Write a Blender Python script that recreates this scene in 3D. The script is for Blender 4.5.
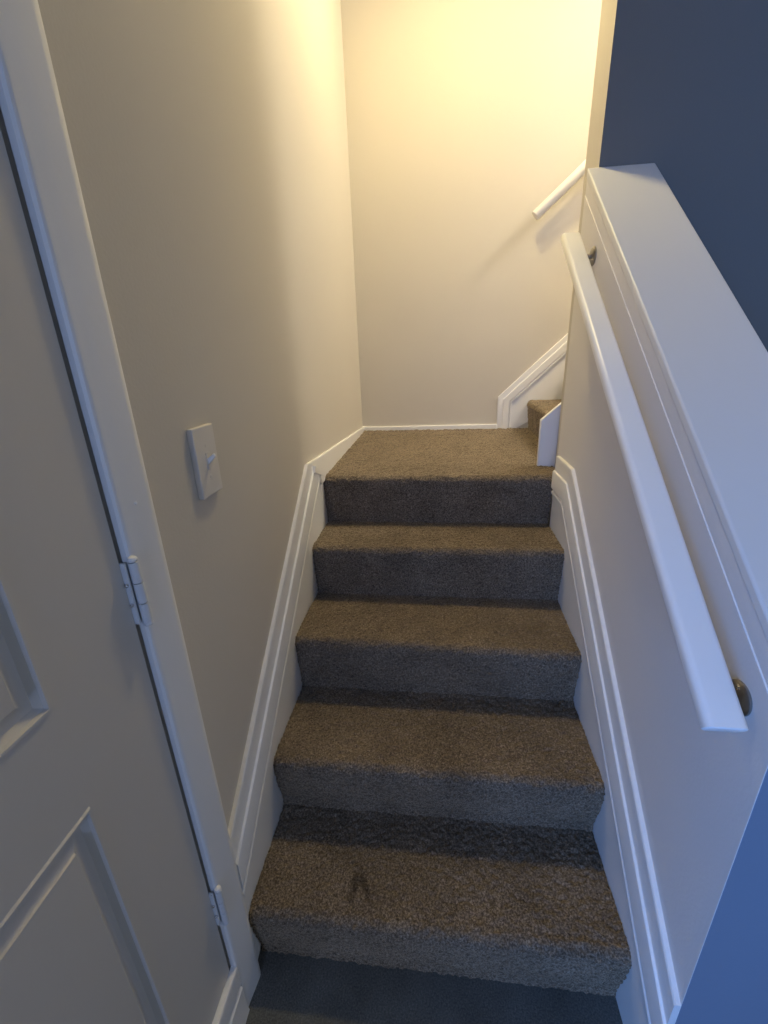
import bpy, bmesh, math, random
import numpy as np
from mathutils import Vector, Matrix

random.seed(4)
rng = np.random.default_rng(7)
for o in list(bpy.data.objects):
    bpy.data.objects.remove(o)
SC = bpy.context.scene
COL = SC.collection

# ------------------------------------------------------------------ camera
cam_data = bpy.data.cameras.new('camera')
cam_data.sensor_fit = 'HORIZONTAL'
cam_data.sensor_width = 36.0
cam_data.lens = 441.236 / 768 * 36.0
cam_data.clip_start = 0.02
cam = bpy.data.objects.new('camera', cam_data)
COL.objects.link(cam)
YAW, PITCH, ROLL = -0.1268, -0.3545, -0.0373
fw = Vector((math.sin(YAW) * math.cos(PITCH), math.cos(YAW) * math.cos(PITCH), math.sin(PITCH)))
rt = fw.cross(Vector((0, 0, 1))).normalized()
up = rt.cross(fw)
rx = math.cos(ROLL) * rt + math.sin(ROLL) * up
ux = -math.sin(ROLL) * rt + math.cos(ROLL) * up
M = Matrix((rx, ux, -fw)).transposed().to_4x4()
M.translation = Vector((0.4331, -0.5832, 1.4087))
cam.matrix_world = M
SC.camera = cam

# ------------------------------------------------------------------ exposure, world, daylight
SC.view_settings.view_transform = 'Standard'
SC.view_settings.look = 'None'
SC.view_settings.gamma = 1.0
SC.view_settings.use_curve_mapping = False
SC.view_settings.exposure = 0.0

world = bpy.data.worlds.new('dusk sky')
SC.world = world
world.use_nodes = True
world.node_tree.nodes['Background'].inputs['Color'].default_value = (0.30, 0.48, 1.0, 1)
world.node_tree.nodes['Background'].inputs['Strength'].default_value = 0.3

LAMP_STRENGTH = 242.0
LAMP_COLOR = (1.0, 0.80, 0.37)
UPPER_FILL_STRENGTH = 92.0  # added fill over the upper flight
UPPER_FILL_COLOR = (1.0, 0.93, 0.80)


def area_light(name, loc, target, sx, sy, power, color):
    d = bpy.data.lights.new(name, 'AREA')
    d.shape = 'RECTANGLE'
    d.size, d.size_y = sx, sy
    d.energy = power
    d.color = color
    o = bpy.data.objects.new(name, d)
    COL.objects.link(o)
    o.location = loc
    o.rotation_euler = (Vector(target) - Vector(loc)).to_track_quat('-Z', 'Y').to_euler()
    return o


# evening daylight through the windows of the hall behind the camera, plus a side fill
area_light('daylight_and_fill', (0.0, -3.52, 1.35), (0.0, 0, 1.35), 1.0, 1.2, 50.0, (0.38, 0.54, 1.0))
area_light('daylight_and_fill', (-1.4, -3.52, 1.35), (-1.4, 0, 1.35), 1.4, 1.2, 138.0, (0.10, 0.34, 1.0))
area_light('daylight_and_fill', (3.3, -1.3, 1.5), (0, -1.3, 1.5), 1.6, 1.4, 9.0, (0.83, 0.92, 1.0))  # added fill light from the right, no known window on this side

# ------------------------------------------------------------------ measures of the stairs (metres)
W = 0.851                      # clear width between the side walls
YN = 0.987                     # where the half wall ends
YF = 1.13                      # rear face of the full height wall
YB = 1.971                     # back wall of the landing
XE = 0.882                     # end face of the full height wall
CEIL = 3.20
TREAD = [0.195, 0.390, 0.580, 0.772, 0.962]
NOSE = [0.006, 0.240, 0.503, 0.767, 0.990]
TILT = [0.0, 0.003, 0.010, 0.0, 0.002]   # how much each step leans down towards the right side
RISE = [0.030, 0.268, 0.522, 0.783, 1.008]
SLOPE = 0.7637
ZCAP = 1.1148                  # top of the sloping cap at Y = 0
CAPW = 0.181


# ------------------------------------------------------------------ materials
def new_mat(name):
    m = bpy.data.materials.new(name)
    m.use_nodes = True
    nt = m.node_tree
    return m, nt, nt.nodes['Principled BSDF']


def paint(name, color, rough=0.6, bump=0.12, scale=220.0, var=0.03, spec=0.5):
    m, nt, b = new_mat(name)
    tc = nt.nodes.new('ShaderNodeTexCoord')
    n1 = nt.nodes.new('ShaderNodeTexNoise')
    n1.inputs['Scale'].default_value = 3.0
    n1.inputs['Detail'].default_value = 4
    nt.links.new(tc.outputs['Object'], n1.inputs['Vector'])
    mx = nt.nodes.new('ShaderNodeMix')
    mx.data_type = 'RGBA'
    mx.inputs['A'].default_value = tuple(c * (1 - var) for c in color) + (1,)
    mx.inputs['B'].default_value = tuple(min(1, c * (1 + var)) for c in color) + (1,)
    nt.links.new(n1.outputs['Fac'], mx.inputs['Factor'])
    nt.links.new(mx.outputs['Result'], b.inputs['Base Color'])
    b.inputs['Roughness'].default_value = rough
    b.inputs['Specular IOR Level'].default_value = spec
    n2 = nt.nodes.new('ShaderNodeTexNoise')
    n2.inputs['Scale'].default_value = scale
    n2.inputs['Detail'].default_value = 3
    nt.links.new(tc.outputs['Object'], n2.inputs['Vector'])
    bp = nt.nodes.new('ShaderNodeBump')
    bp.inputs['Strength'].default_value = bump
    bp.inputs['Distance'].default_value = 0.002
    nt.links.new(n2.outputs['Fac'], bp.inputs['Height'])
    nt.links.new(bp.outputs['Normal'], b.inputs['Normal'])
    return m


def carpet_mat(name, dark, mid, light, scale=230.0, bump=1.0, sheen=0.55, stains=()):
    m, nt, b = new_mat(name)
    tc = nt.nodes.new('ShaderNodeTexCoord')
    n1 = nt.nodes.new('ShaderNodeTexNoise')
    n1.inputs['Scale'].default_value = scale
    n1.inputs['Detail'].default_value = 3
    n1.inputs['Roughness'].default_value = 0.7
    nt.links.new(tc.outputs['Object'], n1.inputs['Vector'])
    cr = nt.nodes.new('ShaderNodeValToRGB')
    e = cr.color_ramp.elements
    e[0].position, e[0].color = 0.32, dark + (1,)
    e[1].position, e[1].color = 0.68, light + (1,)
    k = e.new(0.5)
    k.color = mid + (1,)
    nt.links.new(n1.outputs['Fac'], cr.inputs['Fac'])
    n2 = nt.nodes.new('ShaderNodeTexNoise')           # trodden and worn patches
    n2.inputs['Scale'].default_value = 9.0
    n2.inputs['Detail'].default_value = 5
    nt.links.new(tc.outputs['Object'], n2.inputs['Vector'])
    mr = nt.nodes.new('ShaderNodeMapRange')
    mr.inputs['From Min'].default_value = 0.3
    mr.inputs['From Max'].default_value = 0.7
    mr.inputs['To Min'].default_value = 0.78
    mr.inputs['To Max'].default_value = 1.15
    nt.links.new(n2.outputs['Fac'], mr.inputs['Value'])
    mu = nt.nodes.new('ShaderNodeMix')
    mu.data_type = 'RGBA'
    mu.blend_type = 'MULTIPLY'
    mu.inputs['Factor'].default_value = 1.0
    nt.links.new(cr.outputs['Color'], mu.inputs['A'])
    nt.links.new(mr.outputs['Result'], mu.inputs['B'])
    last = mu.outputs['Result']
    for (sx, sy, sz), (kx, ky), rot in stains:                # dark spill marks of their own shape
        mp = nt.nodes.new('ShaderNodeMapping')
        mp.vector_type = 'TEXTURE'
        mp.inputs['Location'].default_value = (sx, sy, sz)
        mp.inputs['Rotation'].default_value = (0, 0, rot)
        mp.inputs['Scale'].default_value = (kx, ky, 0.03)
        nz = nt.nodes.new('ShaderNodeTexNoise')
        nz.inputs['Scale'].default_value = 45.0
        nt.links.new(tc.outputs['Object'], nz.inputs['Vector'])
        nt.links.new(tc.outputs['Object'], mp.inputs['Vector'])
        ln = nt.nodes.new('ShaderNodeVectorMath')
        ln.operation = 'LENGTH'
        nt.links.new(mp.outputs['Vector'], ln.inputs[0])
        ad = nt.nodes.new('ShaderNodeMath')
        ad.operation = 'ADD'
        nt.links.new(ln.outputs['Value'], ad.inputs[0])
        nt.links.new(nz.outputs['Fac'], ad.inputs[1])
        m2 = nt.nodes.new('ShaderNodeMapRange')
        m2.inputs['From Min'].default_value = 0.9
        m2.inputs['From Max'].default_value = 1.6
        m2.inputs['To Min'].default_value = 0.45
        m2.inputs['To Max'].default_value = 1.0
        nt.links.new(ad.outputs['Value'], m2.inputs['Value'])
        m3 = nt.nodes.new('ShaderNodeMix')
        m3.data_type = 'RGBA'
        m3.blend_type = 'MULTIPLY'
        m3.inputs['Factor'].default_value = 1.0
        nt.links.new(last, m3.inputs['A'])
        nt.links.new(m2.outputs['Result'], m3.inputs['B'])
        last = m3.outputs['Result']
    nt.links.new(last, b.inputs['Base Color'])
    b.inputs['Roughness'].default_value = 1.0
    b.inputs['Specular IOR Level'].default_value = 0.05
    b.inputs['Sheen Weight'].default_value = sheen
    b.inputs['Sheen Roughness'].default_value = 0.45
    b.inputs['Sheen Tint'].default_value = (0.85, 0.68, 0.46, 1)
    bp = nt.nodes.new('ShaderNodeBump')
    bp.inputs['Strength'].default_value = bump
    bp.inputs['Distance'].default_value = 0.003
    nt.links.new(n1.outputs['Fac'], bp.inputs['Height'])
    nt.links.new(bp.outputs['Normal'], b.inputs['Normal'])
    return m


def metal(name, color, rough=0.35):
    m, nt, b = new_mat(name)
    b.inputs['Base Color'].default_value = color + (1,)
    b.inputs['Metallic'].default_value = 1.0
    n = nt.nodes.new('ShaderNodeTexNoise')
    n.inputs['Scale'].default_value = 60
    mr = nt.nodes.new('ShaderNodeMapRange')
    mr.inputs['To Min'].default_value = rough * 0.8
    mr.inputs['To Max'].default_value = rough * 1.2
    nt.links.new(n.outputs['Fac'], mr.inputs['Value'])
    nt.links.new(mr.outputs['Result'], b.inputs['Roughness'])
    return m


def glow(name, color, strength):
    m, nt, b = new_mat(name)
    b.inputs['Base Color'].default_value = (0.9, 0.88, 0.82, 1)
    b.inputs['Emission Color'].default_value = color + (1,)
    b.inputs['Emission Strength'].default_value = strength
    return m


M_WALL = paint('beige wall paint', (0.585, 0.54, 0.47), 0.75, 0.16, 160, 0.02, 0.3)
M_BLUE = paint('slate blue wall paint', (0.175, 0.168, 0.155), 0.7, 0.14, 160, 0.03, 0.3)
M_NAVY = paint('clear blue wall paint', (0.18, 0.22, 0.28), 0.6, 0.14, 160, 0.03, 0.3)
M_CEIL = paint('ceiling paint', (0.6, 0.58, 0.54), 0.9, 0.2, 120)
M_HALF = paint('pale half wall paint', (0.74, 0.705, 0.67), 0.7, 0.16, 160, 0.02, 0.3)
M_CAP = paint('cap paint', (0.70, 0.685, 0.66), 0.45, 0.05, 90, 0.02)
M_TRIM = paint('white trim paint', (0.80, 0.785, 0.76), 0.38, 0.05, 90, 0.02)
M_DOOR = paint('door paint', (0.57, 0.54, 0.495), 0.42, 0.06, 120, 0.02)
M_RAIL = paint('handrail paint', (0.86, 0.85, 0.83), 0.35, 0.05, 90, 0.02)
M_PLATE = paint('switch plastic', (0.68, 0.64, 0.58), 0.3, 0.02, 90, 0.01)
M_HINGE = paint('painted hinge', (0.66, 0.67, 0.68), 0.3, 0.05, 200, 0.03)
M_CARPET = carpet_mat('brown pile carpet', (0.046, 0.035, 0.025), (0.150, 0.116, 0.083), (0.36, 0.29, 0.215),
                      stains=(((0.243, 0.088, 0.195), (0.011, 0.045), 0.0), ((0.268, 0.088, 0.195), (0.011, 0.045), 0.5)))
M_FLOOR = carpet_mat('dark floor carpet', (0.07, 0.07, 0.066), (0.11, 0.11, 0.10), (0.16, 0.16, 0.145), 260, 0.4)
M_STEEL = metal('bracket steel', (0.34, 0.32, 0.29), 0.3)
M_SCREW = metal('screw steel', (0.7, 0.68, 0.64), 0.25)
M_DARK = paint('dark jamb recess', (0.05, 0.05, 0.05), 0.9)
M_UPFILL = glow('lit upper fill lamp', UPPER_FILL_COLOR, UPPER_FILL_STRENGTH)
M_LAMP = glow('lit lamp glass', LAMP_COLOR, LAMP_STRENGTH)


# ------------------------------------------------------------------ helpers
def link(name, me, mats, parent=None):
    o = bpy.data.objects.new(name, me)
    COL.objects.link(o)
    for m in (mats if isinstance(mats, (list, tuple)) else [mats]):
        me.materials.append(m)
    if parent is not None:
        o.parent = parent
        o.matrix_parent_inverse = parent.matrix_basis.inverted()
        if parent.parent is not None:
            o.matrix_parent_inverse = (parent.parent.matrix_basis @ parent.matrix_basis).inverted() \
                if parent.matrix_parent_inverse == Matrix() else Matrix()
    return o


def tag(o, label, cat=None, group=None, kind=None):
    o['label'] = label
    if cat:
        o['category'] = cat
    if group:
        o['group'] = group
    if kind:
        o['kind'] = kind
    return o


def empty(name, label, cat, loc=(0, 0, 0), group=None, kind=None):
    o = bpy.data.objects.new(name, None)
    COL.objects.link(o)
    o.location = loc
    o.empty_display_size = 0.05
    return tag(o, label, cat, group, kind)


def obj(name, bm, mats, parent=None, smooth=False, bevel=0.0, segs=2, angle=35):
    bmesh.ops.recalc_face_normals(bm, faces=bm.faces)
    me = bpy.data.meshes.new(name)
    bm.to_mesh(me)
    bm.free()
    o = link(name, me, mats, parent)
    if smooth:
        me.polygons.foreach_set('use_smooth', [True] * len(me.polygons))
        me.set_sharp_from_angle(angle=math.radians(angle))
    if bevel > 0:
        b = o.modifiers.new('bevel', 'BEVEL')
        b.width = bevel
        b.segments = segs
        b.limit_method = 'ANGLE'
        b.angle_limit = math.radians(30)
        b.harden_normals = False
        me.polygons.foreach_set('use_smooth', [True] * len(me.polygons))
        me.set_sharp_from_angle(angle=math.radians(50))
    return o


def bm_box(bm, x0, x1, y0, y1, z0, z1, mi=0):
    v = [bm.verts.new(p) for p in ((x0, y0, z0), (x1, y0, z0), (x1, y1, z0), (x0, y1, z0),
                                   (x0, y0, z1), (x1, y0, z1), (x1, y1, z1), (x0, y1, z1))]
    for f in ((0, 3, 2, 1), (4, 5, 6, 7), (0, 1, 5, 4), (1, 2, 6, 5), (2, 3, 7, 6), (3, 0, 4, 7)):
        bm.faces.new([v[i] for i in f]).material_index = mi
    return v


def bm_prism(bm, poly, fn, h0, h1):
    """Extrude a 2-D polygon; fn(a, b, h) gives the point."""
    lo = [bm.verts.new(fn(a, b, h0)) for a, b in poly]
    hi = [bm.verts.new(fn(a, b, h1)) for a, b in poly]
    n = len(poly)
    bm.faces.new(lo)
    bm.faces.new(list(reversed(hi)))
    for i in range(n):
        bm.faces.new((lo[i], lo[(i + 1) % n], hi[(i + 1) % n], hi[i]))
    return lo, hi


def bm_sweep(bm, path, vecs, prof, fn):
    """Run a moulding profile [(s, h)] along a plane path; vecs = offset per unit s at each path point."""
    rings = []
    for (a, b), (va, vb) in zip(path, vecs):
        rings.append([bm.verts.new(fn(a + va * s, b + vb * s, h)) for s, h in prof])
    n = len(prof)
    for r0, r1 in zip(rings, rings[1:]):
        for i in range(n):
            bm.faces.new((r0[i], r0[(i + 1) % n], r1[(i + 1) % n], r1[i]))
    bm.faces.new(rings[0])
    bm.faces.new(list(reversed(rings[-1])))


def mitre(d0, d1, side):
    """Offset vector per unit s at the corner of two path directions; side +1 left, -1 right of travel."""
    d0 = Vector(d0).normalized()
    d1 = Vector(d1).normalized()
    n0 = Vector((-d0.y, d0.x)) * side
    n1 = Vector((-d1.y, d1.x)) * side
    m = (n0 + n1).normalized()
    return tuple(m / m.dot(n0))


def bm_tube(bm, pts, radii, seg=16, caps=True):
    pts = [Vector(p) for p in pts]
    if not isinstance(radii, (list, tuple)):
        radii = [radii] * len(pts)
    rings = []
    prev = None
    for i, p in enumerate(pts):
        t = (pts[min(i + 1, len(pts) - 1)] - pts[max(i - 1, 0)]).normalized()
        if prev is None:
            a = Vector((0, 0, 1)) if abs(t.z) < 0.9 else Vector((1, 0, 0))
            u = t.cross(a).normalized()
        else:
            u = (prev - t * prev.dot(t)).normalized()
        prev = u
        w = t.cross(u)
        rings.append([bm.verts.new(p + (u * math.cos(k * 2 * math.pi / seg) + w * math.sin(k * 2 * math.pi / seg)) * radii[i])
                      for k in range(seg)])
    for r0, r1 in zip(rings, rings[1:]):
        for k in range(seg):
            bm.faces.new((r0[k], r0[(k + 1) % seg], r1[(k + 1) % seg], r1[k]))
    if caps:
        bm.faces.new(list(reversed(rings[0])))
        bm.faces.new(rings[-1])


def on_left(a, b, h):
    return (h, a, b)


def on_right(a, b, h):
    return (W - h, a, b)


def on_back(a, b, h):
    return (a, YB - h, b)


# ------------------------------------------------------------------ room shell
bm = bmesh.new()
bm_box(bm, -3.2, 3.4, -3.7, 2.15, -0.12, 0.0)
tag(obj('floor', bm, M_FLOOR), 'dark grey floor in front of the lowest carpeted step', 'floor', kind='structure')

bm = bmesh.new()
bm_box(bm, -3.2, 3.4, -3.7, 2.15, CEIL, CEIL + 0.12)
tag(obj('ceiling', bm, M_CEIL), 'plain pale ceiling above the stairs and hall', 'ceiling', kind='structure')

# left wall with the door opening
DY0, DY1, DZ0, DZ1 = -0.985, -0.075, 0.160, 2.03
bm = bmesh.new()
bm_box(bm, -0.12, 0, DY1, YB, 0, CEIL)
bm_box(bm, -0.12, 0, -1.15, DY0, 0, CEIL)
bm_box(bm, -0.12, 0, DY0, DY1, DZ1, CEIL)
bm_box(bm, -0.12, 0, DY0, DY1, 0, DZ0)
bm_box(bm, -0.12, -0.075, DY0, DY1, DZ0, DZ1)
tag(obj('wall_left', bm, M_WALL), 'beige wall on the left with the light switch and the door', 'wall', kind='structure')

bm = bmesh.new()
bm_box(bm, -0.12, 3.4, YB, YB + 0.12, 0, CEIL)
tag(obj('wall_back', bm, M_WALL), 'warm lit cream wall at the back of the landing', 'wall', kind='structure')

# half wall along the right side of the stairs; its near end is painted blue
HX1 = W + CAPW - 0.012
bm = bmesh.new()
zt = lambda y: ZCAP + SLOPE * y - 0.064
lo, hi = bm_prism(bm, [(-0.122, 0), (YN, 0), (YN, zt(YN)), (-0.122, zt(-0.122))], lambda a, b, h: (h, a, b), W, HX1)
bm.faces.ensure_lookup_table()
for f in bm.faces:
    c = f.calc_center_median()
    if c.y < -0.12 or c.x > HX1 - 0.001:
        f.material_index = 1
tag(obj('wall_right', bm, [M_HALF, M_NAVY], bevel=0.0013), 'beige half wall right of the stairs carrying the long handrail', 'wall', kind='structure')

# full height wall beside the upper flight: slate blue on the hall side, beige end
bm = bmesh.new()
bm_box(bm, XE, 3.4, YN, YF, 0, CEIL)
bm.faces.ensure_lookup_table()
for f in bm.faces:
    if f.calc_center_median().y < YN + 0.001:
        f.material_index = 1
tag(obj('wall_front', bm, [M_WALL, M_BLUE]), 'slate blue wall at top right, rising behind the sloping white cap', 'wall', kind='structure')

# rest of the hall behind the camera
bm = bmesh.new()
bm_box(bm, 3.4, 3.52, -3.7, -2.15, 0, CEIL)
bm_box(bm, 3.4, 3.52, -0.45, 2.15, 0, CEIL)
bm_box(bm, 3.4, 3.52, -2.15, -0.45, 0, 0.75)  # opening added to go with the side fill light
bm_box(bm, 3.4, 3.52, -2.15, -0.45, 2.25, CEIL)
tag(obj('wall_far_right', bm, M_BLUE), 'slate blue wall closing the hall on its far right side', 'wall', kind='structure')
bm = bmesh.new()
bm_box(bm, -3.32, -3.2, -3.7, -1.15, 0, CEIL)
bm_box(bm, -3.2, -0.12, -1.15, -1.03, 0, CEIL)
tag(obj('wall_far_left', bm, M_BLUE), 'slate blue wall closing the hall beyond the door', 'wall', kind='structure')
bm = bmesh.new()
bm_box(bm, -3.2, -2.15, -3.7, -3.58, 0, CEIL)
bm_box(bm, -2.15, -0.65, -3.7, -3.58, 0, 0.72)
bm_box(bm, -2.15, -0.65, -3.7, -3.58, 1.98, CEIL)
bm_box(bm, -0.65, -0.53, -3.7, -3.58, 0, CEIL)
bm_box(bm, -0.53, 0.53, -3.7, -3.58, 0, 0.72)
bm_box(bm, -0.53, 0.53, -3.7, -3.58, 1.98, CEIL)
bm_box(bm, 0.53, 3.4, -3.7, -3.58, 0, CEIL)
tag(obj('wall_rear', bm, M_BLUE), 'slate blue hall wall with two windows behind the viewer', 'wall', kind='structure')


# ------------------------------------------------------------------ carpeted staircase
def box_blur(a, k):
    for ax in (0, 1):
        a = sum(np.roll(a, s, ax) for s in range(-k, k + 1)) / (2 * k + 1)
    return a


def pile(shape, fine=0.0011, lump=0.0016):
    f = rng.normal(0, 1, shape)
    l = box_blur(box_blur(rng.normal(0, 1, shape), 5), 5)
    l = l / (l.std() + 1e-9)
    m = box_blur(rng.normal(0, 1, shape), 1)
    m = m / (m.std() + 1e-9)
    return np.clip(f, -2.2, 2.2) * fine * 0.6 + m * fine + l * lump * 0.5


def resample(pl, step):
    pl = np.array(pl, float)
    seg = np.linalg.norm(np.diff(pl, axis=0), axis=1)
    cum = np.concatenate(([0], np.cumsum(seg)))
    n = max(2, int(round(cum[-1] / step)) + 1)
    t = np.linspace(0, cum[-1], n)
    return np.stack([np.interp(t, cum, pl[:, k]) for k in range(pl.shape[1])], 1)


def carpet_strip(names, profs, c0, c1, axis, parent, step=0.003, fine=0.0012, lump=0.0011, mask=None, tilt=0.0):
    """Pile carpet over joined profiles [(run, z)] drawn out across the stairs from c0 to c1; one mesh per profile."""
    ps = [resample(p, step) for p in profs]
    cuts = []
    k = 0
    for i, q in enumerate(ps):
        cuts.append((k, k + len(q)))
        k += len(q) - 1
    p = np.concatenate([ps[0]] + [q[1:] for q in ps[1:]], 0)
    t = np.gradient(p, axis=0)
    t /= np.linalg.norm(t, axis=1)[:, None] + 1e-12
    nrm = np.stack([t[:, 1], -t[:, 0]], 1)
    cs = np.linspace(c0, c1, int(round((c1 - c0) / step)) + 1)
    d = pile((len(p), len(cs)), fine, lump)
    run = p[:, 0][:, None] + nrm[:, 0][:, None] * d
    z = p[:, 1][:, None] + nrm[:, 1][:, None] * d
    c = np.repeat(cs[None, :], len(p), 0) + rng.normal(0, 0.0006, d.shape)
    if tilt:
        top = p[:, 1].max()
        wgt = np.clip(1 - np.abs(p[:, 1] - top) / 0.15, 0, 1) * np.clip((p[:, 0].max() - p[:, 0]) / 0.15, 0, 1)
        z = z - wgt[:, None] * tilt * (c - (c0 + c1) / 2) / ((c1 - c0) / 2)
    V0 = np.stack([c, run, z] if axis == 'Y' else [run, c, z], -1)
    for name, (i0, i1) in zip(names, cuts):
        V = V0[i0:i1]
        n, m = V.shape[:2]
        idx = np.arange(n * m).reshape(n, m)
        F = np.stack([idx[:-1, :-1], idx[:-1, 1:], idx[1:, 1:], idx[1:, :-1]], -1).reshape(-1, 4)
        V = V.reshape(-1, 3)
        if mask is not None:
            F = F[mask(V[F].mean(1))]
        fn = np.cross(V[F[:, 1]] - V[F[:, 0]], V[F[:, 3]] - V[F[:, 0]]).mean(0)
        out = np.array([0, -1, 1.0]) if axis == 'Y' else np.array([-1.0, 0, 1.0])
        if fn @ out < 0:
            F = F[:, ::-1]
        me = bpy.data.meshes.new(name)
        me.from_pydata(V.tolist(), [], F.tolist())
        me.polygons.foreach_set('use_smooth', [True] * len(me.polygons))
        link(name, me, M_CARPET, parent)


def nose_profile(nose, top, back, r=0.024):
    pts = [(back, top + 0.004), (back - 0.03, top), (nose + r + 0.02, top), (nose + r, top - 0.0005)]
    for k in range(1, 9):
        a = math.pi / 2 + k * math.pi / 16
        pts.append((nose + r + r * math.cos(a), top - r + r * math.sin(a)))
    return pts


XL, XR = 0.005, W - 0.005
stairs = empty('staircase', 'brown carpeted stairs climbing to a landing and turning right', 'staircase', (W / 2, 0, 0))
for i in range(5):
    back = RISE[i + 1] + 0.012 if i < 4 else None
    st = bpy.data.objects.new('stair_step' if i < 4 else 'landing', None)
    COL.objects.link(st)
    st.parent = stairs
    st.matrix_parent_inverse = stairs.matrix_basis.inverted() if False else Matrix.Translation((-W / 2, 0, 0))
    st.empty_display_size = 0.05
    z0 = TREAD[i - 1] if i else 0.0
    top = TREAD[i]
    tp = nose_profile(NOSE[i], top, back if i < 4 else YB - 0.004)
    hgt = top - z0
    rp = [tp[-1], (NOSE[i] + 0.002, top - 0.045), (NOSE[i] + 0.3 * (RISE[i] - NOSE[i]), top - 0.45 * hgt),
          (RISE[i] - 0.002, z0 + 0.2 * hgt), (RISE[i], z0 - 0.004)]
    if i < 4:
        carpet_strip(('tread', 'riser'), (tp, rp), XL, XR, 'Y', st, tilt=TILT[i])
    else:
        carpet_strip(('tread', 'riser'), (tp, rp), 0.004, 0.945, 'Y', st, 0.0034,
                     mask=lambda c: ~((c[:, 0] > W - 0.004) & (c[:, 1] < YN + 0.004)) & ~((c[:, 0] > XE - 0.004) & (c[:, 1] < YF + 0.024))
                     & ~((c[:, 0] > W - 0.004) & (c[:, 2] < 0.94)))

# first steps of the upper flight, climbing to the right
UZ = [0.962, 1.117, 1.285, 1.455]
UX = [0.921, 1.125, 1.335]
for i in range(3):
    st = bpy.data.objects.new('stair_step', None)
    COL.objects.link(st)
    st.parent = stairs
    st.matrix_parent_inverse = Matrix.Translation((-W / 2, 0, 0))
    st.empty_display_size = 0.05
    top, z0 = UZ[i + 1], UZ[i]
    nx = UX[i]
    bk = UX[i + 1] + 0.03 if i < 2 else nx + 0.3
    tp = nose_profile(nx, top, bk)
    carpet_strip(('tread', 'riser'), (tp, [tp[-1], (nx + 0.006, top - 0.06), (nx + 0.016, z0 - 0.004)]), YF + 0.026, YB - 0.008, 'X', st, 0.005)

# ------------------------------------------------------------------ skirting, mouldings, cap
# profile across the width: s from the outer edge (0) to the inner edge (1 = full width), h = thickness
PROF = [(0.0, -0.002), (0.0, 0.0085), (0.025, 0.0105), (0.33, 0.0112), (0.36, 0.0118), (0.375, 0.0165), (0.405, 0.0178),
        (0.80, 0.0180), (0.825, 0.0165), (0.84, 0.0095), (0.88, 0.0090), (0.90, 0.0150), (0.925, 0.0165), (0.98, 0.0155),
        (1.0, 0.0105), (1.0, -0.002)]


def moulding(width, k=1.0):
    return [(s * width, h * k if h > 0 else h) for s, h in PROF]


# left: down the slope from the landing to the door casing
LW = 0.145
zl = lambda y: 0.4605 + SLOPE * y
LTOP = (0.796, 1.060)
LBOT = (-0.0055, zl(-0.0055))
bm = bmesh.new()
bm_sweep(bm, [LBOT, LTOP], [(0, -1 / math.cos(math.atan(SLOPE))), (0.134 / 0.124, -0.054 / 0.124)], moulding(LW), on_left)
bm_prism(bm, [(0.846, 1.042), (0.945, 1.004), (0.934, 0.984), (0.834, 1.021)], on_left, -0.001, 0.0215)
t1 = obj('trim_1', bm, M_TRIM, smooth=True, angle=20)
tag(t1, 'white sloping moulding along the left side of the stairs', 'trim', kind='structure')
bm = bmesh.new()
vo = LW / math.cos(math.atan(SLOPE))
bm_prism(bm, [(-0.0055, 0.0), (1.02, 0.74), (1.02, 0.958), (0.90, 0.975), (0.80, zl(0.80) - vo + 0.01), (-0.0055, zl(-0.0055) - vo + 0.01)],
         on_left, -0.002, 0.004)
tag(obj('trim_2', bm, M_TRIM), 'flat white skirt board between left stair moulding and carpet', 'trim', kind='structure')
# left baseboard of the landing
bm = bmesh.new()
bm_prism(bm, [(0.796, 1.060), (YB - 0.001, 0.986), (YB - 0.001, 0.945), (0.945, 0.945), (0.93, 1.004)], on_left, -0.002, 0.0115)
tag(obj('baseboard_left', bm, M_TRIM, bevel=0.004), 'white baseboard on the left wall of the landing', 'baseboard', kind='structure')
# back baseboard of the landing
bm = bmesh.new()
bm_prism(bm, [(0.0, 0.945), (0.766, 0.945), (0.766, 0.990), (0.0, 0.986)], on_back, -0.002, 0.013)
tag(obj('baseboard_back', bm, M_TRIM, bevel=0.004), 'white baseboard along the back wall of the landing', 'baseboard', kind='structure')

# right: short level return at the landing, then down the slope to the near end of the half wall
RW = 0.14
zr = lambda y: 0.4376 + SLOPE * y
P0, P1, P2 = (0.962, 1.043), (0.783, 1.043), (-0.1215, zr(-0.1215))
bm = bmesh.new()
d0 = (P1[0] - P0[0], P1[1] - P0[1])
d1 = (P2[0] - P1[0], P2[1] - P1[1])
bm_sweep(bm, [P0, P1, P2], [(0, -1), mitre(d0, d1, 1), (0, -1 / math.cos(math.atan(SLOPE)))], moulding(RW), on_right)
tag(obj('trim_3', bm, M_TRIM, smooth=True, angle=20), 'white sloping moulding along the right side of the stairs', 'trim', kind='structure')
bm = bmesh.new()
vo = RW / math.cos(math.atan(SLOPE))
bm_prism(bm, [(-0.1215, 0.0), (0.03, 0.0), (YN - 0.002, 0.72), (YN - 0.002, 0.912), (0.85, 0.915), (-0.1215, zr(-0.1215) - vo + 0.01)],
         on_right, -0.002, 0.004)
tag(obj('trim_4', bm, M_TRIM), 'flat white skirt board between right stair moulding and carpet', 'trim', kind='structure')

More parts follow.
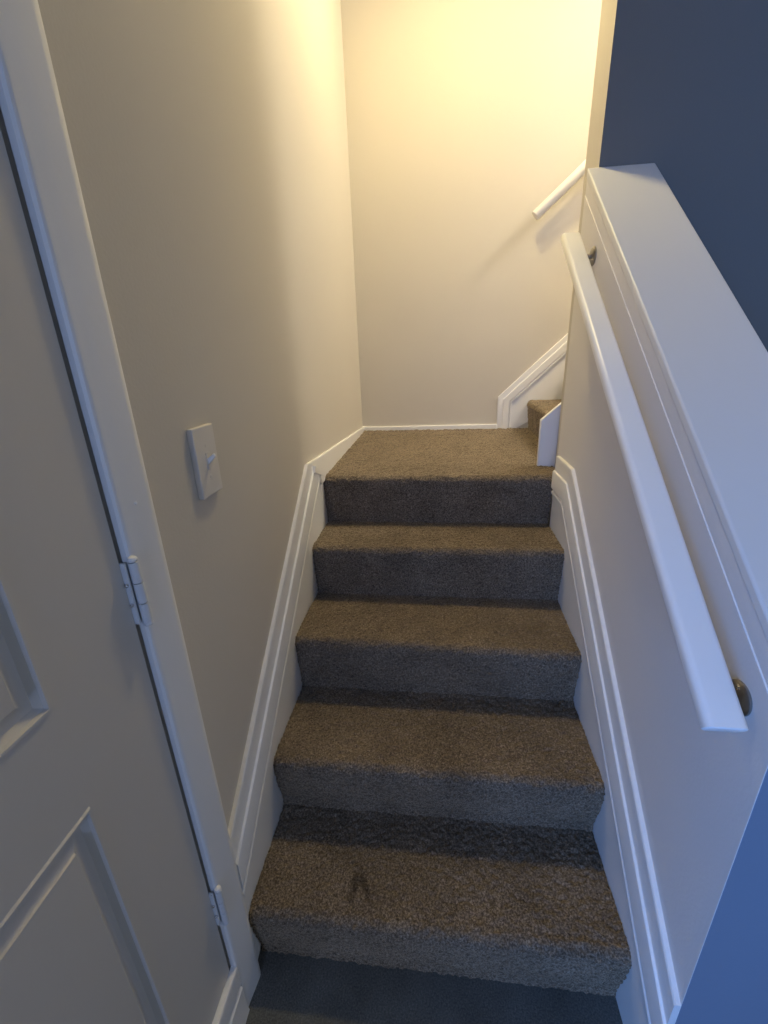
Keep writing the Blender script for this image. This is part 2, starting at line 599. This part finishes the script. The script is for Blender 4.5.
# upper flight, far side: moulding that rises from the landing and then slopes up to the right
bm = bmesh.new()
US = 0.93
Q0, Q1 = (0.764, 0.945), (0.764, 1.138)
Q2 = (1.75, 1.138 + (1.75 - 0.764) * US)
bm_sweep(bm, [Q0, Q1, Q2], [(1, 0), mitre((0, 1), (1, US), -1), (0, -1 / math.cos(math.atan(US)))], moulding(0.073, 0.85), on_back)
tag(obj('trim_5', bm, M_TRIM, smooth=True, angle=20), 'white moulding on the back wall sloping up beside the upper steps', 'trim', kind='structure')
bm = bmesh.new()
bm_prism(bm, [(0.835, 0.945), (1.75, 1.45), (1.75, 1.138 + (1.75 - 0.764) * US - 0.09), (0.835, 1.110)], on_back, -0.002, 0.004)
tag(obj('trim_6', bm, M_TRIM), 'flat white skirt board under the moulding of the upper steps', 'trim', kind='structure')
# upper flight, near side: skirt board poking out past the end of the wall
bm = bmesh.new()
bm_prism(bm, [(0.818, 0.955), (0.930, 0.955), (1.75, 1.45), (1.75, 1.138 + (1.75 - 0.818) * 0.9), (0.816, 1.138)],
         lambda a, b, h: (a, h, b), YF + 0.0005, YF + 0.021)
tag(obj('trim_7', bm, M_TRIM, bevel=0.003), 'short white board end standing on the landing at the wall corner', 'trim', kind='structure')

# sloping cap on the half wall and the strip under its edge
bm = bmesh.new()
zc = lambda y: ZCAP + SLOPE * y
bm_prism(bm, [(-0.135, zc(-0.135)), (-0.135, zc(-0.135) - 0.024), (YN - 0.0005, zc(YN) - 0.024), (YN - 0.0005, zc(YN))],
         lambda a, b, h: (h, a, b), W - 0.001, W + CAPW)
tag(obj('trim_8', bm, M_CAP, bevel=0.004, segs=3), 'broad white sloping cap on top of the half wall', 'trim', kind='structure')
bm = bmesh.new()
bm_prism(bm, [(-0.1215, zc(-0.1215) - 0.0235), (-0.1215, zc(-0.1215) - 0.0645), (YN - 0.0005, zc(YN) - 0.0645), (YN - 0.0005, zc(YN) - 0.0235)],
         lambda a, b, h: (h, a, b), W + 0.0018, HX1 - 0.001)
tag(obj('trim_9', bm, M_HALF), 'narrow moulded strip under the edge of the sloping cap', 'trim', kind='structure')

# ------------------------------------------------------------------ door, casing
# casing: profile across Y from the outer edge (s = 0) to the door side
CW = 0.070
CPROF = [(0, -0.002), (0, 0.011), (0.003, 0.0155), (0.009, 0.018), (0.016, 0.0178), (0.050, 0.0130), (0.058, 0.0120), (0.064, 0.0115),
         (0.068, 0.0098), (0.070, 0.006), (0.070, -0.002)]
bm = bmesh.new()
CO = -0.006
bm_sweep(bm, [(CO, 0.0), (CO, DZ1 + CW), (DY0 - CW + 0.001, DZ1 + CW), (DY0 - CW + 0.001, 0.0)],
         [(-1, 0), (-1, -1), (1, -1), (1, 0)], CPROF, on_left)
casing = tag(obj('trim_10', bm, M_TRIM, smooth=True, angle=25), 'white casing around the panelled door on the left', 'trim', kind='structure')
bm = bmesh.new()
bmesh.ops.create_uvsphere(bm, u_segments=12, v_segments=8, radius=0.0026)
for v in bm.verts:
    v.co = Vector((v.co.x * 0.5 + 0.0153, v.co.y - 0.044, v.co.z + 1.218))
obj('nail_head', bm, M_RAIL, casing, smooth=True)
# board below the door, between casing legs
bm = bmesh.new()
BP = [(0, -0.002), (0, 0.010), (0.004, 0.012), (0.060, 0.012), (0.064, 0.0085), (0.072, 0.0085), (0.078, 0.0125), (0.145, 0.0125), (0.166, 0.016), (0.168, -0.002)]
bm_sweep(bm, [(CO - CW + 0.0005, 0.168), (DY0 - 0.0005, 0.168)], [(0, -1), (0, -1)], BP, on_left)
tag(obj('trim_11', bm, M_TRIM, smooth=True, angle=25), 'white base board running along the floor below the door', 'trim', kind='structure')


def panel_face(bm, y0, y1, z0, z1, x):
    """Raised panel let into the door face: ridge, cove, slope up to the field."""
    prof = [(0.0, 0.0), (0.002, 0.0026), (0.005, 0.0024), (0.0065, -0.0025), (0.013, -0.0085), (0.019, -0.0098), (0.024, -0.0088), (0.0345, -0.0022), (0.0355, 0.0006), (0.039, 0.0008)]
    rings = []
    for s, h in prof:
        rings.append([bm.verts.new((x + h, a, b)) for a, b in ((y0 + s, z0 + s), (y1 - s, z0 + s), (y1 - s, z1 - s), (y0 + s, z1 - s))])
    for r0, r1 in zip(rings, rings[1:]):
        for k in range(4):
            bm.faces.new((r0[k], r0[(k + 1) % 4], r1[(k + 1) % 4], r1[k]))
    bm.faces.new(rings[-1])
    return rings[0]


# door leaf: stiles and rails around six raised panels
door = empty('door_1', 'grey white panelled door on the left, closed in its casing', 'door', (0, -0.53, 0.17), kind='structure')
LY0, LY1, LZ0, LZ1 = DY0 + 0.008, -0.0845, 0.1715, DZ1 - 0.008
YS = [LY0, LY0 + 0.152, -0.6085, -0.5085, -0.2360, LY1]
ZS = [LZ0, 0.372 - 0.03, 0.879, 1.036, 1.62, 1.70, 1.90, LZ1]
bm = bmesh.new()
dx = -0.001
grid = {}
for iy, y in enumerate(YS):
    for iz, z in enumerate(ZS):
        grid[iy, iz] = bm.verts.new((dx, y, z))
for iy in range(5):
    for iz in range(7):
        q = [grid[iy, iz], grid[iy + 1, iz], grid[iy + 1, iz + 1], grid[iy, iz + 1]]
        if iy in (1, 3) and iz in (1, 3, 5):
            continue
        bm.faces.new(q)
# sides and back
bm_b = [bm.verts.new((-0.036, y, z)) for y, z in ((LY0, LZ0), (LY1, LZ0), (LY1, LZ1), (LY0, LZ1))]
bm.faces.new(bm_b)
bottom = [grid[i, 0] for i in range(6)]
topr = [grid[i, 7] for i in range(6)]
lft = [grid[0, j] for j in range(8)]
rgt = [grid[5, j] for j in range(8)]
bm.faces.new(bottom + [bm_b[1], bm_b[0]])
bm.faces.new(list(reversed(topr)) + [bm_b[3], bm_b[2]])
bm.faces.new(list(reversed(lft)) + [bm_b[0], bm_b[3]])
bm.faces.new(rgt + [bm_b[2], bm_b[1]])
obj('door_leaf', bm, M_DOOR, door)
for iy in (1, 3):
    for iz in (1, 3, 5):
        bm = bmesh.new()
        panel_face(bm, YS[iy], YS[iy + 1], ZS[iz], ZS[iz + 1], dx)
        obj('door_panel', bm, M_DOOR, door, smooth=True, angle=25)


def hinge(zc0, parent):
    yc, xc, L = -0.0745, 0.0125, 0.098
    bm = bmesh.new()
    # leaf edge showing in the gap beside the barrel
    bm_box(bm, -0.004, 0.006, yc - 0.0095, yc - 0.0055, zc0 - L / 2, zc0 + L / 2)
    h = obj('hinge', bm, M_HINGE, parent, bevel=0.0008)
    h['label'] = 'painted metal hinge with a round barrel'
    n = 3
    for k in range(n):
        a = zc0 - L / 2 + L * k / n
        b = zc0 - L / 2 + L * (k + 1) / n - 0.0012
        bm = bmesh.new()
        r = 0.0068
        bm_tube(bm, [(xc, yc, a), (xc, yc, a + 0.0006), (xc, yc, b - 0.0006), (xc, yc, b)], [r - 0.0006, r, r, r - 0.0006], 20)
        obj('knuckle', bm, M_HINGE, h, smooth=True)
    for s in (1, -1):
        bm = bmesh.new()
        z = zc0 + s * L / 2
        bm_tube(bm, [(xc, yc, z), (xc, yc, z + s * 0.003), (xc, yc, z + s * 0.006), (xc, yc, z + s * 0.0078)], [0.0055, 0.0068, 0.0055, 0.0025], 18)
        obj('pin_tip', bm, M_TRIM if s > 0 else M_HINGE, h, smooth=True)
    for dz in (-0.016, 0.016):
        bm = bmesh.new()
        bmesh.ops.create_uvsphere(bm, u_segments=10, v_segments=6, radius=0.0028)
        for v in bm.verts:
            v.co = Vector((v.co.x + 0.003, v.co.y + yc - 0.0115, v.co.z + zc0 + dz))
        obj('screw', bm, M_SCREW, h, smooth=True)


for z in (1.094, 0.378, 1.80):
    hinge(z, door)

# ------------------------------------------------------------------ light switch
sw = empty('light_switch', 'beige light switch plate with toggle on the left wall', 'light switch', (0.0, 0.177, 1.224))
bm = bmesh.new()
bm_box(bm, -0.0005, 0.0105, 0.139, 0.2145, 1.160, 1.2885)
obj('wall_plate', bm, M_PLATE, sw, bevel=0.0018, segs=2)
bm = bmesh.new()
bm_box(bm, 0.010, 0.0118, 0.1705, 0.1835, 1.209, 1.240)
obj('toggle_collar', bm, M_PLATE, sw, bevel=0.0006)
bm = bmesh.new()
lo, hi = bm_prism(bm, [(0.0105, 1.217), (0.0105, 1.229), (0.0245, 1.2385), (0.0265, 1.2325)], lambda a, b, h: (a, h, b), 0.1738, 0.1802)
obj('toggle', bm, M_TRIM, sw, bevel=0.0012)
for z in (1.2535, 1.1945):
    bm = bmesh.new()
    bm_tube(bm, [(0.0100, 0.177, z), (0.0108, 0.177, z), (0.0114, 0.177, z)], [0.0034, 0.0034, 0.0020], 16)
    s = obj('screw', bm, M_PLATE, sw, smooth=True)

# ------------------------------------------------------------------ handrails
rail_s = (1.669 - 0.960) / (0.825 + 0.128)
ra = math.atan(rail_s)
RX0, RX1, RT = 0.765, 0.8145, 0.025
hr = empty('handrail', 'long white wooden handrail along the right half wall', 'handrail', (0.786, 0.35, 1.30))
A = Vector((0, -0.128, 0.960))
B = Vector((0, 0.852, 1.689))
dvec = (B - A).normalized()
nvec = Vector((0, -dvec.z, dvec.y))
bm = bmesh.new()
lo = []
corner = []
r = 0.0095
wd, tk = RX1 - RX0, RT
cen = Vector(((RX0 + RX1) / 2, 0, 0))
for cx, cy, a0 in ((wd / 2 - r, -r, 0), (-wd / 2 + r, -r, 90), (-wd / 2 + r, -tk + r, 180), (wd / 2 - r, -tk + r, 270)):
    rr = r
    for k in range(7):
        a = math.radians(a0 + 15 * k)
        corner.append((cx + rr * math.cos(a), cy + rr * math.sin(a)))
rings = []
Ln = (B - A).length
for t, sh in ((0, 0.0016), (0.0015, 0), (Ln * 0.5, 0), (Ln - 0.006, 0), (Ln - 0.0015, 0.003), (Ln, 0.006)):
    ring = []
    for a, b in corner:
        kx = 1 - 2 * sh / wd
        bb = -tk / 2 + (b + tk / 2) * (1 - 2 * sh / tk)
        ring.append(bm.verts.new(cen + Vector((a * kx, 0, 0)) + A + dvec * t + nvec * bb))
    rings.append(ring)
n = len(corner)
for r0, r1 in zip(rings, rings[1:]):
    for k in range(n):
        bm.faces.new((r0[k], r0[(k + 1) % n], r1[(k + 1) % n], r1[k]))
bm.faces.new(rings[0])
bm.faces.new(list(reversed(rings[-1])))
obj('rail', bm, M_RAIL, hr, smooth=True, angle=40)


def wall_bracket(parent, y, z, ytop):
    """Round rose on the half wall, arm bending up to a saddle under the rail."""
    bm = bmesh.new()
    bm_tube(bm, [(W + 0.001, y, z), (W - 0.003, y, z), (W - 0.006, y, z), (W - 0.0085, y, z)], [0.024, 0.024, 0.021, 0.011], 28)
    b = obj('bracket', bm, M_STEEL, parent, smooth=True)
    b['label'] = 'steel bracket with a round wall plate'
    t = (ytop - A.y) / dvec.y
    u = A + dvec * t + nvec * (-RT - 0.002)
    xm = (RX0 + RX1) / 2
    pts = []
    P0 = Vector((W - 0.006, y, z))
    P1 = Vector((xm + 0.004, y, z - 0.004))
    P2 = Vector((xm, u.y, u.z))
    for k in range(11):
        s = k / 10
        pts.append(P0 * (1 - s) ** 2 + P1 * 2 * s * (1 - s) + P2 * s * s)
    bm = bmesh.new()
    bm_tube(bm, pts, 0.0065, 14)
    obj('bracket_arm', bm, M_STEEL, b, smooth=True)
    bm = bmesh.new()
    R = Matrix.Translation(Vector((xm, u.y, u.z))) @ Matrix.Rotation(ra, 4, 'X')
    vs = bm_box(bm, -0.014, 0.014, -0.033, 0.033, -0.0016, 0.0022)
    for v in vs:
        v.co = R @ v.co
    obj('saddle', bm, M_STEEL, b, bevel=0.001)
    for dy, dz in ((0, 0.0155), (-0.0135, -0.0078), (0.0135, -0.0078)):
        bm = bmesh.new()
        bmesh.ops.create_uvsphere(bm, u_segments=10, v_segments=6, radius=0.004)
        for v in bm.verts:
            v.co = Vector((v.co.x * 0.5 + W - 0.0062, v.co.y + y + dy, v.co.z + z + dz))
        obj('screw', bm, M_SCREW, b, smooth=True)


wall_bracket(hr, -0.050, 0.940, -0.062)
wall_bracket(hr, 0.838, 1.624, 0.815)

hr2 = empty('handrail', 'short visible end of the pale upper handrail on the back wall', 'handrail', (1.25, 1.911, 2.29))
bm = bmesh.new()
u2 = Vector((0.757, 0, 0.653))
S = Vector((0.882, 1.911, 1.968))
bm_tube(bm, [S, S + u2 * 0.001, S + u2 * 0.004, S + u2 * 0.5, S + u2 * 0.97, S + u2 * 0.973], [0.018, 0.0205, 0.022, 0.022, 0.022, 0.018], 28)
obj('rail', bm, M_RAIL, hr2, smooth=True)
for d in (0.40, 0.85):
    c = S + u2 * d
    bm = bmesh.new()
    bm_tube(bm, [(c.x, YB + 0.001, c.z - 0.06), (c.x, YB - 0.004, c.z - 0.06), (c.x, YB - 0.008, c.z - 0.06)], [0.031, 0.031, 0.012], 24)
    b = obj('bracket', bm, M_STEEL, hr2, smooth=True)
    b['label'] = 'steel bracket with a round wall plate'
    bm = bmesh.new()
    bm_tube(bm, [(c.x, YB - 0.005, c.z - 0.06), (c.x, YB - 0.035, c.z - 0.060), (c.x, YB - 0.055, c.z - 0.045), (c.x, 1.911, c.z - 0.017)], 0.0065, 12)
    obj('bracket_arm', bm, M_STEEL, b, smooth=True)

# ------------------------------------------------------------------ landing lamp and added fill lamp on the ceiling
lamp = empty('ceiling_lamp', 'flush warm lamp with a rim on the ceiling above the landing', 'lamp', (0.50, 1.27, CEIL))
bm = bmesh.new()
ring = [(0.112, 0.001), (0.112, -0.085), (0.106, -0.092), (0.100, -0.085), (0.096, -0.060), (0.0, -0.058), (0.0, 0.001)]
prev = None
NS = 40
rows = []
for rr, dz in ring:
    if rr == 0:
        rows.append([bm.verts.new((0.50, 1.27, CEIL + dz))] * NS)
    else:
        rows.append([bm.verts.new((0.50 + rr * math.cos(2 * math.pi * k / NS), 1.27 + rr * math.sin(2 * math.pi * k / NS), CEIL + dz)) for k in range(NS)])
for r0, r1 in zip(rows, rows[1:]):
    for k in range(NS):
        q = [r0[k], r0[(k + 1) % NS], r1[(k + 1) % NS], r1[k]]
        u = []
        for v in q:
            if v not in u:
                u.append(v)
        if len(u) > 2:
            bm.faces.new(u)
obj('lamp_rim', bm, M_TRIM, lamp, smooth=True, angle=40)
bm = bmesh.new()
bm_tube(bm, [(0.50, 1.27, CEIL - 0.061), (0.50, 1.27, CEIL - 0.072)], 0.090, 40)
obj('lamp_diffuser', bm, M_LAMP, lamp)

lamp = empty('ceiling_lamp', 'added round fill lamp, unseen, on the ceiling above the upper flight', 'lamp', (2.0, 1.55, CEIL))  # unseen lamp added as soft warm fill for the stairwell
bm = bmesh.new()
bm_tube(bm, [(2.0, 1.55, CEIL + 0.001), (2.0, 1.55, CEIL - 0.03), (2.0, 1.55, CEIL - 0.05)], [0.085, 0.085, 0.06], 32)
obj('fill_lamp_base', bm, M_TRIM, lamp, smooth=True)
bm = bmesh.new()
bmesh.ops.create_uvsphere(bm, u_segments=32, v_segments=18, radius=0.15)
for v in bm.verts:
    v.co = Vector((v.co.x + 2.0, v.co.y + 1.55, v.co.z * 0.9 + CEIL - 0.177))
obj('fill_lamp_globe', bm, M_UPFILL, lamp, smooth=True)
